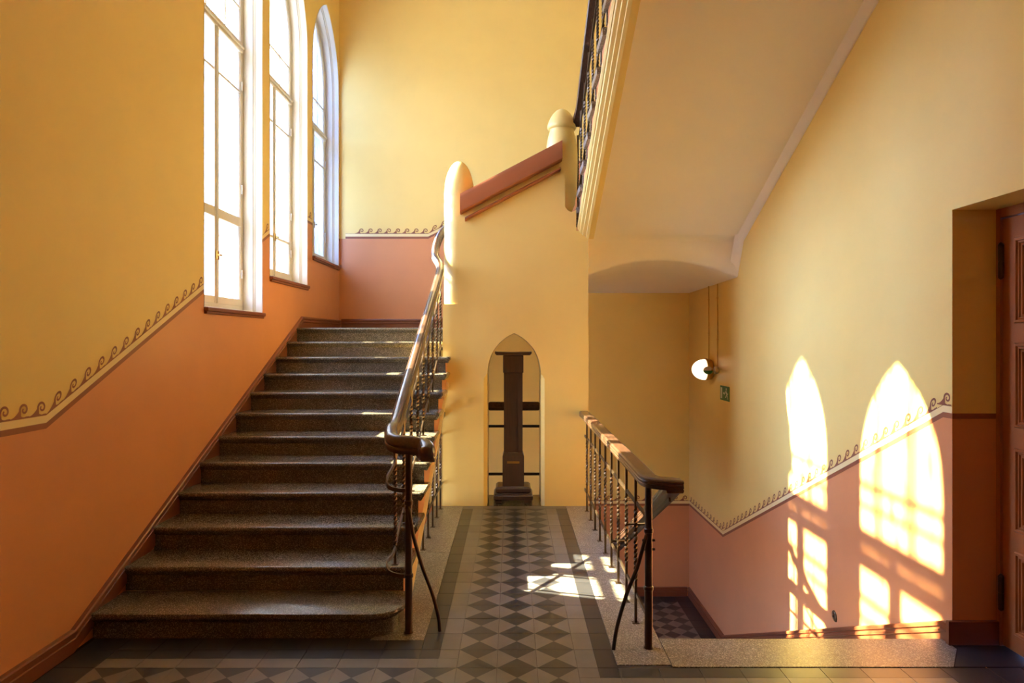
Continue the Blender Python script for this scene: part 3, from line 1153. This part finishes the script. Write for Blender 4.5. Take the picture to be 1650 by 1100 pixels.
    # casement hinges and catch
    for z in (s + .35, ZR + .3, ZT - .35):
        m = MB(); m.lathe([(.008, -.04), (.008, .04)], (XF + .008, b - .068, z), 8); m.build('hinge', M_WHITE, root)
    m = MB(); m.box((XF + .004, c - .02, s + .42), (XF + .018, c + .02, s + .50), bev=.004); m.box((XF + .016, c - .006, s + .45), (XF + .05, c + .006, s + .465), bev=.002); m.box((XF + .038, c - .05, s + .45), (XF + .05, c + .006, s + .465), bev=.002)
    m.build('catch', M_BRASS if idx < 3 else M_GREY, root, smooth=0)
    return root
for i, (a, b, s) in enumerate(WINS):
    window(i + 1, a, b, s)
# unseen windows of the storey below, added to light the walls under the flight
for wi, (a, b, z0, z1) in enumerate(LOWWINS):
    root = empty('window_%d' % (4 + wi), (XL, (a + b) / 2, z0), kind='structure')
    m = MB()
    for lo, hi in (((XL - .40, a - .02, z0 - .02), (XL, a, z1 + .02)), ((XL - .40, b, z0 - .02), (XL, b + .02, z1 + .02)), ((XL - .40, a, z0 - .02), (XL, b, z0)), ((XL - .40, a, z1), (XL, b, z1 + .02))):
        m.box(lo, hi)
    m.build('reveal', M_WHITE, root, smooth=0)
    m = MB(); m.box((XF - .05, (a + b) / 2 - .04, z0), (XF, (a + b) / 2 + .04, z1)); m.box((XF - .05, a, (z0 + z1) / 2 - .02), (XF, b, (z0 + z1) / 2 + .02))
    for lo, hi in (((XF - .05, a, z0), (XF, a + .07, z1)), ((XF - .05, b - .07, z0), (XF, b, z1)), ((XF - .05, a, z0), (XF, b, z0 + .08)), ((XF - .05, a, z1 - .07), (XF, b, z1))):
        m.box(lo, hi)
    m.build('casement', M_WHITE, root, smooth=0)
    for y0, y1 in ((a, (a + b) / 2), ((a + b) / 2, b)):
        m = MB(); m.quad((XF - .02, y0, z0), (XF - .02, y1, z0), (XF - .02, y1, z1), (XF - .02, y0, z1)); m.build('pane', M_GLASS, root, smooth=0)

# light portals just outside the openings, to sample the sky through them
def portal(y, z, sy, sz):
    l = bpy.data.lights.new('sky_portal', 'AREA')
    l.shape = 'RECTANGLE'; l.size = sy; l.size_y = sz
    l.cycles.is_portal = True
    o = bpy.data.objects.new('sky_portal', l)
    COL.objects.link(o)
    o.location = (XL - .42, y, z)
    o.rotation_euler = Vector((1, 0, 0)).to_track_quat('-Z', 'Z').to_euler()
for a, b, s in WINS:
    portal((a + b) / 2, (s + W_APEX) / 2, b - a, W_APEX - s)
for a, b, z0, z1 in LOWWINS:
    portal((a + b) / 2, (z0 + z1) / 2, b - a, z1 - z0)
mb = MB(); mb.box((-80, -60, -5.3), (XL - 1.6, 70, -5.0))
struct(mb.build('ground', M_GROUND, smooth=0), 'pale courtyard ground outside')

# house shape added out of view; its corner keeps the sun off the farthest window
blocker = MB()
blocker.prism([(-15, 11.62), (-15, 27), (-27, 27), (-27, 15.6)], 'z', -5.0, 17.6)
hb = struct(blocker.build('sun_blocker', M_OUT, smooth=0), 'plain house added out of view to shade the farthest window')
m = MB(); m.prism([(-15.3, 12.2), (-15.3, 26.7), (-26.7, 26.7), (-26.7, 15.9)], 'z', 17.6, 18.1)
m.build('blocker_cap', M_DARK, hb, smooth=0)
for fl in range(6):
    for k in range(5):
        m = MB(); y0, z0 = 13.0 + 2.8 * k, -3.6 + 3.4 * fl
        m.box((-15.02, y0, z0), (-14.94, y0 + 1.2, z0 + 1.9)); m.box((-14.95, y0 + .57, z0), (-14.92, y0 + .63, z0 + 1.9))
        m.build('blocker_window', M_GREY, hb, smooth=0)

# ------------------------------------------------------------------ door
door = empty('door_1', (XD, (DY0 + DY1) / 2, 0), kind='structure')
m = MB()
m.box((XD - .01, DY1 - .03, 0), (XD + .09, DY1 + .05, DZ + .04), bev=.004)
m.box((XD - .01, DY0 - .05, 0), (XD + .09, DY0 + .03, DZ + .04), bev=.004)
m.box((XD - .008, DY0 + .02, DZ - .05), (XD + .085, DY1 - .02, DZ + .038), bev=.004)
m.build('door_frame', M_DOOR, door, smooth=0)
m = MB()
m.box((XD + .022, DY0 + .03, .008), (XD + .06, DY1 - .034, DZ - .055))
leaf = m.build('door_leaf', M_DOOR, door, smooth=0)
ye, yh = DY1 - .034, DY0 + .03
st = .088
pz = [(.10, .53), (.635, 1.065), (1.175, 1.61), (1.715, 2.155)]
mid = (ye + yh) / 2
# stiles and rails stand proud, panels sit back behind three stepped mouldings
def bar(y0, y1, z0, z1, nm):
    m = MB(); m.box((XD + .002, y0, z0), (XD + .024, y1, z1), bev=.003); m.build(nm, M_DOOR, leaf, smooth=0)
bar(ye - st, ye, .008, DZ - .055, 'door_stile'); bar(yh, yh + st, .008, DZ - .055, 'door_stile'); bar(mid - st / 2, mid + st / 2, .008, DZ - .055, 'door_stile')
zz = [.008] + [v for p in pz for v in p] + [DZ - .055]
for y0, y1 in ((yh + st, mid - st / 2), (mid + st / 2, ye - st)):
    for i in range(0, len(zz), 2):
        bar(y0, y1, zz[i], zz[i + 1], 'door_rail')
    for z0, z1 in pz:
        m = MB()
        def fr(ins, x): return [(x, y0 + ins, z0 + ins), (x, y1 - ins, z0 + ins), (x, y1 - ins, z1 - ins), (x, y0 + ins, z1 - ins)]
        rr_ = [fr(-.002, XD + .002), fr(.004, XD - .006), fr(.014, XD - .006), fr(.017, XD + .004), fr(.027, XD + .002), fr(.03, XD + .010), fr(.042, XD + .008), fr(.046, XD + .021), fr(.062, XD + .021), fr(.075, XD + .012)]
        vs = [p for r_ in rr_ for p in r_]
        fs = [(i * 4 + j, i * 4 + (j + 1) % 4, i * 4 + 4 + (j + 1) % 4, i * 4 + 4 + j) for i in range(len(rr_) - 1) for j in range(4)]
        fs.append(tuple(range(len(vs) - 4, len(vs))))
        m.add(vs, fs)
        m.build('door_panel', M_DOOR, leaf, smooth=0)
for z in (.20, 1.96):
    m = MB()
    m.lathe([(.004, -.012), (.013, -.004), (.014, .0), (.014, .08), (.0125, .082), (.0125, .086), (.014, .088), (.014, .165), (.016, .168), (.012, .178), (.003, .186)], (XD - .008, DY1 - .034, z), 14)
    m.build('hinge', M_POST, door)

# ------------------------------------------------------------------ railings
RAILP = [(-.040, -.020), (-.036, -.028), (.036, -.028), (.040, -.020), (.040, -.010), (.036, -.006), (.042, 0), (.042, .010), (.036, .022), (.031, .027), (.027, .0245), (.021, .031), (0, .034),
         (-.021, .031), (-.027, .0245), (-.031, .027), (-.036, .022), (-.042, .010), (-.042, 0), (-.036, -.006), (-.040, -.010)]
RAILF = [(-.046, -.018), (-.042, -.028), (.042, -.028), (.046, -.018), (.046, -.012), (.041, -.008), (.047, -.004), (.047, .004), (.042, .008), (.047, .012), (.044, .021), (.034, .027),
         (-.034, .027), (-.044, .021), (-.047, .012), (-.042, .008), (-.047, .004), (-.047, -.004), (-.041, -.008), (-.046, -.012)]
FLATB = [(-.005, -.011), (.005, -.011), (.005, .011), (-.005, .011)]

def baluster_mesh(h, t0, t1, s=.0074, turns=None):
    """square iron bar from 0 to h, twisted between t0 and t1"""
    mb = MB()
    turns = turns if turns is not None else (t1 - t0) / .12
    st = [(0, 0), (t0, 0)]
    n = max(6, int(turns * 9))
    for k in range(1, n):
        f = k / n
        st.append((t0 + (t1 - t0) * f, f * turns * 2 * pi))
    st += [(t1, turns * 2 * pi), (h, turns * 2 * pi)]
    vs, fs = [], []
    for z, a in st:
        g = s * (1.12 if t0 < z < t1 else 1.0)
        for q in range(4):
            b = a + pi / 4 + q * pi / 2
            vs.append((g * 1.414 * cos(b), g * 1.414 * sin(b), z))
    for i in range(len(st) - 1):
        for q in range(4):
            q2 = (q + 1) % 4
            fs.append((i * 4 + q, i * 4 + q2, (i + 1) * 4 + q2, (i + 1) * 4 + q))
    fs += [(3, 2, 1, 0), tuple(range(len(vs) - 4, len(vs)))]
    mb.add(vs, fs)
    mb.box((-.02, -.02, -.0), (.02, .02, .004), 0, .0015)
    o = mb.build('baluster', M_IRON, smooth=25)
    me = o.data
    bpy.data.objects.remove(o)
    return me

def newel(root, x, y, h):
    m = MB()
    m.lathe([(.026, 0), (.026, .004), (.0215, .012), (.021, .30), (.0215, .305), (.0255, .31), (.0255, .325), (.0205, .33), (.020, h * .70), (.0245, h * .705), (.0245, h * .725), (.0195, h * .73), (.0185, h - .02), (.022, h - .01), (.022, h)], (x, y, 0), 16)
    for z in (h * .60, h * .655):
        m.lathe([(.006, -.034), (.007, -.030), (.007, .030), (.006, .034)], (x, y, z), 8, axis='x')
    return m.build('newel_post', M_POST, root)

# ---- railing of the ascending flight
XRL = -.695
railA = empty('stair_railing', (-.58, 3.87, 0), 'stair railing with scrolled dark handrail and twisted bars on the ascending steps', 'railing')
zr = lambda y: noseA(y) + .80
path = catmull([(-.470, 3.705, .992), (-.466, 3.745, 1.012), (-.500, 3.795, 1.030), (-.565, 3.80, 1.040), (-.625, 3.80, 1.045), (-.675, 3.85, 1.062), (XRL, 3.95, 1.10), (XRL, 4.10, zr(4.10) - .01), (XRL, 4.4, zr(4.4)),
                (XRL, 5.4, zr(5.4)), (XRL, 6.3, zr(6.3) + .0), (XRL, 6.58, zr(6.58) + .02), (XRL - .02, 6.70, zr(6.70) + .05), (XRL - .065, 6.78, zr(6.78) + .09), (XRL - .07, 6.86, zr(6.86) + .17), (XRL - .035, 6.93, zr(6.93) + .26), (XRL + .02, 6.98, zr(6.98) + .32)], 7)
m = MB(); m.sweep(path, RAILP, sc=lambda f: (sqrt(min(1, .25 + f / .03)) * (1.12 - .22 * min(f / .45, 1)), sqrt(min(1, .25 + f / .03)) * (1.62 - .52 * min(max(f - .22, 0) / .25, 1))))
m.build('handrail', M_RAIL, railA, smooth=65)
newel(railA, -.575, 3.80, 1.012)
BA = baluster_mesh(.785, .10, .60)
for k in range(2, 11):
    y = Y1 + (k - 1) * T + .055
    inst(BA, 'baluster', railA, (XRL, y, k * R))
for off, tw in ((.60, .79), (.085, .315)):
    m = MB()
    pts = catmull([(-.58, 3.80, tw), (-.63, 3.80, tw + .002), (-.69, 3.825, tw + .015), (-.712, 3.89, tw + .05), (XRL, 4.02, noseA(4.02) + off), (XRL, 4.3, noseA(4.3) + off), (XRL, 5.5, noseA(5.5) + off), (XRL, YP0 - .0, noseA(YP0) + off)], 7)
    m.sweep(pts, FLATB)
    m.build('rail_bar', M_IRON, railA, smooth=40)
m = MB()
m.sweep(catmull([(-.575, 3.79, .70), (-.565, 3.775, .66), (-.545, 3.77, .55), (-.50, 3.78, .38), (-.445, 3.80, .22), (-.412, 3.815, .08), (-.404, 3.82, 0)], 7), circle_prof(.0105, 10), up=(0, 1, 0))
m.build('strut', M_POST, railA, smooth=60)

# ---- level guard under the ascending flight
guardL = empty('guard_railing', (-.69, 6.2, 0), 'level guard railing tucked under the ascending flight beside the pier', 'railing')
XG = -.69
m = MB(); m.sweep([(XG, YP0 - .0, .90), (XG, 6.20, .90), (XG, 5.98, .90)], [(q[0] * .9, q[1] * .9) for q in RAILP]); m.build('handrail', M_RAIL, guardL, smooth=40)
m = MB(); m.sweep([(XG, YP0, .70), (XG, 5.82, .70)], FLATB); m.build('rail_bar', M_IRON, guardL)
m = MB(); m.sweep([(XG, YP0, .225), (XG, 4.80, .225)], FLATB); m.build('rail_bar', M_IRON, guardL)
for k in range(6):
    y = 6.58 - .32 * k
    h = min(.88, noseA(y) - SDROP + .02)
    if h < .25: continue
    inst(baluster_mesh(h, .26, max(h - .2, .3) if h < .88 else .68), 'baluster', guardL, (XG, y, 0))

# ---- level guard on the right, with the rail of the descending flight
guardR = empty('guard_railing', (.72, 3.61, 0), 'level guard railing on the pale strip right of the tiled passage', 'railing')
XG = .712
m = MB()
path = catmull([(XG - .005, YP0 + .0, .905), (XG, 6.4, .902), (XG, 5.0, .90), (XG, 4.0, .90), (XG, 3.70, .898), (XG + .004, 3.60, .893), (XG + .03, 3.555, .889), (XG + .08, 3.54, .885), (XG + .165, 3.545, .878)], 6)
m.sweep(path, RAILF); m.build('handrail', M_RAIL, guardR, smooth=30)
newel(guardR, .722, 3.61, .868)
BG = baluster_mesh(.88, .24, .66)
for k in range(9):
    inst(BG, 'baluster', guardR, (XG, 6.49 - .32 * k, 0))
for z in (.69, .165):
    m = MB(); m.sweep([(XG + .004, YP0 + .0, z), (XG + .004, 3.62, z)], FLATB); m.build('rail_bar', M_IRON, guardR)
m = MB()
m.sweep(catmull([(.71, 3.60, .60), (.69, 3.59, .54), (.655, 3.58, .43), (.60, 3.57, .30), (.555, 3.57, .15), (.538, 3.58, .05), (.534, 3.59, 0)], 7), circle_prof(.0105, 10), up=(0, 1, 0))
m.build('strut', M_POST, guardR, smooth=60)
XDN = .855
zd = lambda y: .845 - (y - 3.62) * .4564
m = MB()
path = [(XDN, 3.58, .852), (XDN, 3.66, .832)] + [(XDN, y, zd(y)) for y in (3.8, 4.5, 5.5, 6.5, 7.4)]
m.sweep(path, RAILF); m.build('descending_handrail', M_RAIL, guardR, smooth=30)
m = MB(); m.sweep([(XDN, 3.70, zd(3.70) - .046), (XDN, 7.3, zd(7.3) - .046)], FLATB); m.build('rail_bar', M_IRON, guardR)
for y in (4.25, 4.89):
    z = zd(y) - .075
    m = MB()
    m.sweep(catmull([(XG, y, z), (XG + .06, y, z), (XDN - .03, y, z), (XDN - .006, y, z + .012), (XDN, y, z + .05)], 5), FLATB, up=(0, 1, 0))
    m.build('bracket', M_IRON, guardR)

# ---- railing of the overhead flight
railC = empty('stair_railing', (.67, 6.9, ZC0), 'dark railing on the outer edge of the overhead flight', 'railing')
XC = .665
m = MB(); m.sweep([(XC - .03, 6.82, noseC(6.75) + .72), (XC, 6.66, noseC(6.66) + .80), (XC, 3.45, noseC(3.45) + .80)], RAILP); m.build('handrail', M_RAIL, railC, smooth=40)
for off in (.60, .09):
    m = MB(); m.sweep([(XC, 6.8, noseC(6.8) + off), (XC, 3.45, noseC(3.45) + off)], FLATB); m.build('rail_bar', M_IRON, railC)
for k in range(1, 11):
    inst(BA, 'baluster', railC, (XC + .008, 7.02 - (k - 1) * T - .055, ZC0 + k * R))

# ---- barrier across the pointed opening
bar_ = empty('barrier_railing', (AXC, 7.12, 0), 'plain dark barrier rails crossing the pointed opening behind the tall stand', 'railing')
m = MB(); m.box((AX0 - .0, 7.09, .895), (AX1 + .0, 7.14, .985), bev=.012); m.box((AX0, 7.08, .925), (AX1, 7.10, .965), bev=.008); m.build('handrail', M_RAIL, bar_, smooth=0)
for z in (.73, .232):
    m = MB(); m.box((AX0, 7.11, z - .014), (AX1, 7.13, z + .014), bev=.004); m.build('rail_bar', M_DARK, bar_, smooth=0)

# ------------------------------------------------------------------ tall wooden stand
SXC = .0125
stand = empty('wooden_stand', (SXC, 6.93, 0), 'tall dark wooden pillar stand with a flat top in the pointed opening', 'stand')
yc = 6.93
for sx in (-.1425, .1425):
    for sy in (-.105, .105):
        m = MB(); m.box((SXC + sx - .0325, yc + sy - .035, .003), (SXC + sx + .0325, yc + sy + .035, .036), bev=.008)
        m.build('foot', M_STAND, stand, smooth=0)
m = MB(); m.box((SXC - .195, yc - .16, .035), (SXC + .195, yc + .16, .085), bev=.008); m.box((SXC - .185, yc - .15, .085), (SXC + .185, yc + .15, .10), bev=.005); m.box((SXC - .175, yc - .14, .10), (SXC + .175, yc + .14, .165), bev=.02)
m.build('base', M_STAND, stand, smooth=0)
m = MB(); m.box((SXC - .108, yc - .105, .16), (SXC + .108, yc + .105, .47), bev=.004)
vs = [(SXC - .108, yc - .105, .466), (SXC + .108, yc - .105, .466), (SXC + .108, yc + .105, .466), (SXC - .108, yc + .105, .466), (SXC - .094, yc - .09, .50), (SXC + .094, yc - .09, .50), (SXC + .094, yc + .09, .50), (SXC - .094, yc + .09, .50)]
m.add(vs, [(0, 1, 5, 4), (1, 2, 6, 5), (2, 3, 7, 6), (3, 0, 4, 7), (4, 5, 6, 7)])
ped = m.build('plinth', M_STAND, stand, smooth=0)
m = MB(); m.box((SXC - .062, yc - .109, .395), (SXC + .062, yc - .104, .417), bev=.001); tag(m.build('label_plate', M_BRASS, ped, smooth=0), 'narrow brass plate')
m = MB()
m.box((SXC - .094, yc - .085, .49), (SXC - .048, yc + .09, 1.31), bev=.004)
m.box((SXC + .048, yc - .085, .49), (SXC + .094, yc + .09, 1.31), bev=.004)
m.box((SXC - .05, yc - .068, .49), (SXC + .05, yc + .08, 1.31))
m.build('shaft', M_STAND, stand, smooth=0)
m = MB(); m.box((SXC - .102, yc - .10, 1.30), (SXC + .102, yc + .10, 1.475), bev=.004); m.build('head', M_STAND, stand, smooth=0)
m = MB()
prof = [(-.165, 1.478), (.165, 1.478), (.18, 1.490), (.184, 1.502), (.182, 1.514), (.17, 1.510), (0, 1.505), (-.17, 1.510), (-.182, 1.514), (-.184, 1.502), (-.18, 1.490)]
m.prism([(SXC + p[0], p[1]) for p in prof], 'y', yc - .15, yc + .15)
m.build('top_board', M_STAND, stand, smooth=0)

# ------------------------------------------------------------------ wall lamp, sensor, pipes, sign, cover plate
lamp = empty('wall_lamp', (XR, 8.07, 1.28), 'lit round opal wall lamp on the far right wall', 'lamp')
m = MB(); m.lathe([(.105, 0), (.12, -.012), (.122, -.05), (.132, -.055), (.135, -.078), (.118, -.084)], (XR, 8.07, 1.28), 32, axis='x')
m.build('base_ring', M_BRASS, lamp, smooth=40)
prof = [(.122 * cos(a), -.082 - .150 * sin(a)) for a in [pi / 2 * k / 12 for k in range(12)]] + [(.002, -.232)]
m = MB(); m.lathe(prof, (XR, 8.07, 1.28), 32, axis='x')
m.build('globe', M_LAMP, lamp, smooth=60)
sens = empty('emergency_light', (XR, 7.80, 1.285), 'small green and grey oval emergency lamp beside the round wall lamp', 'lamp')
m = MB(); m.lathe([(.02, 0), (.036, -.004), (.042, -.02), (.040, -.045), (.02, -.055)], (XR, 7.80, 1.285), 18, axis='x'); m.build('junction_box', M_GREY, sens, smooth=40)
m = MB(); m.sweep([(XR - .035, 7.80, 1.285), (XR - .06, 7.83, 1.283), (XR - .09, 7.88, 1.28)], circle_prof(.008, 8)); m.build('arm', M_BRASS, sens)
def half_ball(z0, z1, nm, mat):
    m = MB()
    pr = []
    for k in range(9):
        a = z0 + (z1 - z0) * k / 8
        pr.append((max(.055 * cos(a), .002), .046 * sin(a)))
    m.lathe(pr, (XR - .095, 7.885, 1.278), 20)
    return m.build(nm, mat, sens, smooth=60)
tag(half_ball(-pi / 2, 0, 'lower_shell', M_GREEN), 'green lower shell'); half_ball(0, pi / 2, 'upper_shell', M_GREY)
for y, z0, lab in ((8.15, 1.40, 'thin painted conduit pipe running up from the round wall lamp'), (7.80, 1.325, 'thin painted conduit pipe above the small emergency lamp')):
    e = empty('conduit_pipe', (XR - .012, y, z0), lab, 'pipe')
    m = MB(); m.lathe([(.0065, z0), (.0065, 2.272)], (XR - .012, y, 0), 10); m.build('tube', M_PIPE, e)
    for zc in (z0 + .3, 2.1):
        m = MB(); m.lathe([(.009, zc), (.009, zc + .02)], (XR - .012, y, 0), 10); m.build('clip', M_PIPE, e)
sg = empty('exit_sign', (XR, 7.56, 1.04), 'green emergency exit sign with white running figure on the right wall', 'sign')
ya, yb, za, zb = 7.72, 7.405, .957, 1.118
m = MB(); m.box((XR - .006, yb, za), (XR, ya, zb), bev=.002); m.build('panel', M_GREEN, sg, smooth=0)
def S(u, v):  # sign coordinates seen from the front: u to the right (towards the camera), v up
    return (XR - .0068, ya - u * (ya - yb), za + v * (zb - za))
def spoly(pts, nm):
    m = MB(); m.add([S(*p) for p in pts], [tuple(range(len(pts)))]); m.build(nm, M_SIGNW, sg, smooth=0)
spoly([(.07, .12), (.25, .12), (.25, .88), (.07, .88)], 'door_mark')
spoly([(.36, .44), (.46, .44), (.46, .36), (.56, .5), (.46, .64), (.46, .56), (.36, .56)], 'arrow_mark')
fig = [[(.70 + .055 * cos(a), .80 + .095 * sin(a)) for a in [2 * pi * k / 12 for k in range(12)]],
       [(.66, .72), (.73, .66), (.79, .44), (.72, .42), (.66, .58)], [(.66, .70), (.58, .62), (.56, .48), (.595, .48), (.62, .58), (.68, .64)],
       [(.74, .64), (.82, .52), (.90, .55), (.90, .49), (.82, .44), (.75, .54)],
       [(.72, .46), (.66, .32), (.58, .28), (.58, .20), (.70, .24), (.77, .42)], [(.74, .44), (.82, .30), (.86, .12), (.91, .14), (.87, .34), (.79, .47)]]
m = MB()
for pl_ in fig:
    m.add([S(*p) for p in pl_], [tuple(range(len(pl_)))])
m.build('figure_mark', M_SIGNW, sg, smooth=0)
cp = empty('cover_plate', (XR, 4.99, -.39), 'small dark oval plate low on the terracotta wall', 'plate')
m = MB()
pr = [(.004, -.012), (.03, -.010), (.036, -.006), (.038, 0)]
vs, fs = [], []
for r_, dx in pr:
    for k in range(20):
        a = 2 * pi * k / 20
        vs.append((XR + dx, 4.99 + r_ * .95 * cos(a) - .0 , -.39 + r_ * 1.0 * sin(a) + .25 * r_ * cos(a)))
for i in range(3):
    for k in range(20):
        fs.append((i * 20 + k, i * 20 + (k + 1) % 20, (i + 1) * 20 + (k + 1) % 20, (i + 1) * 20 + k))
fs += [tuple(range(20)), tuple(range(60, 80))]
m.add(vs, fs); m.build('plate', M_IRON, cp, smooth=40)
m = MB(); m.lathe([(.006, -.016), (.006, -.010)], (XR, 4.99, -.39), 10, axis='x'); m.build('screw', M_DARK, cp)
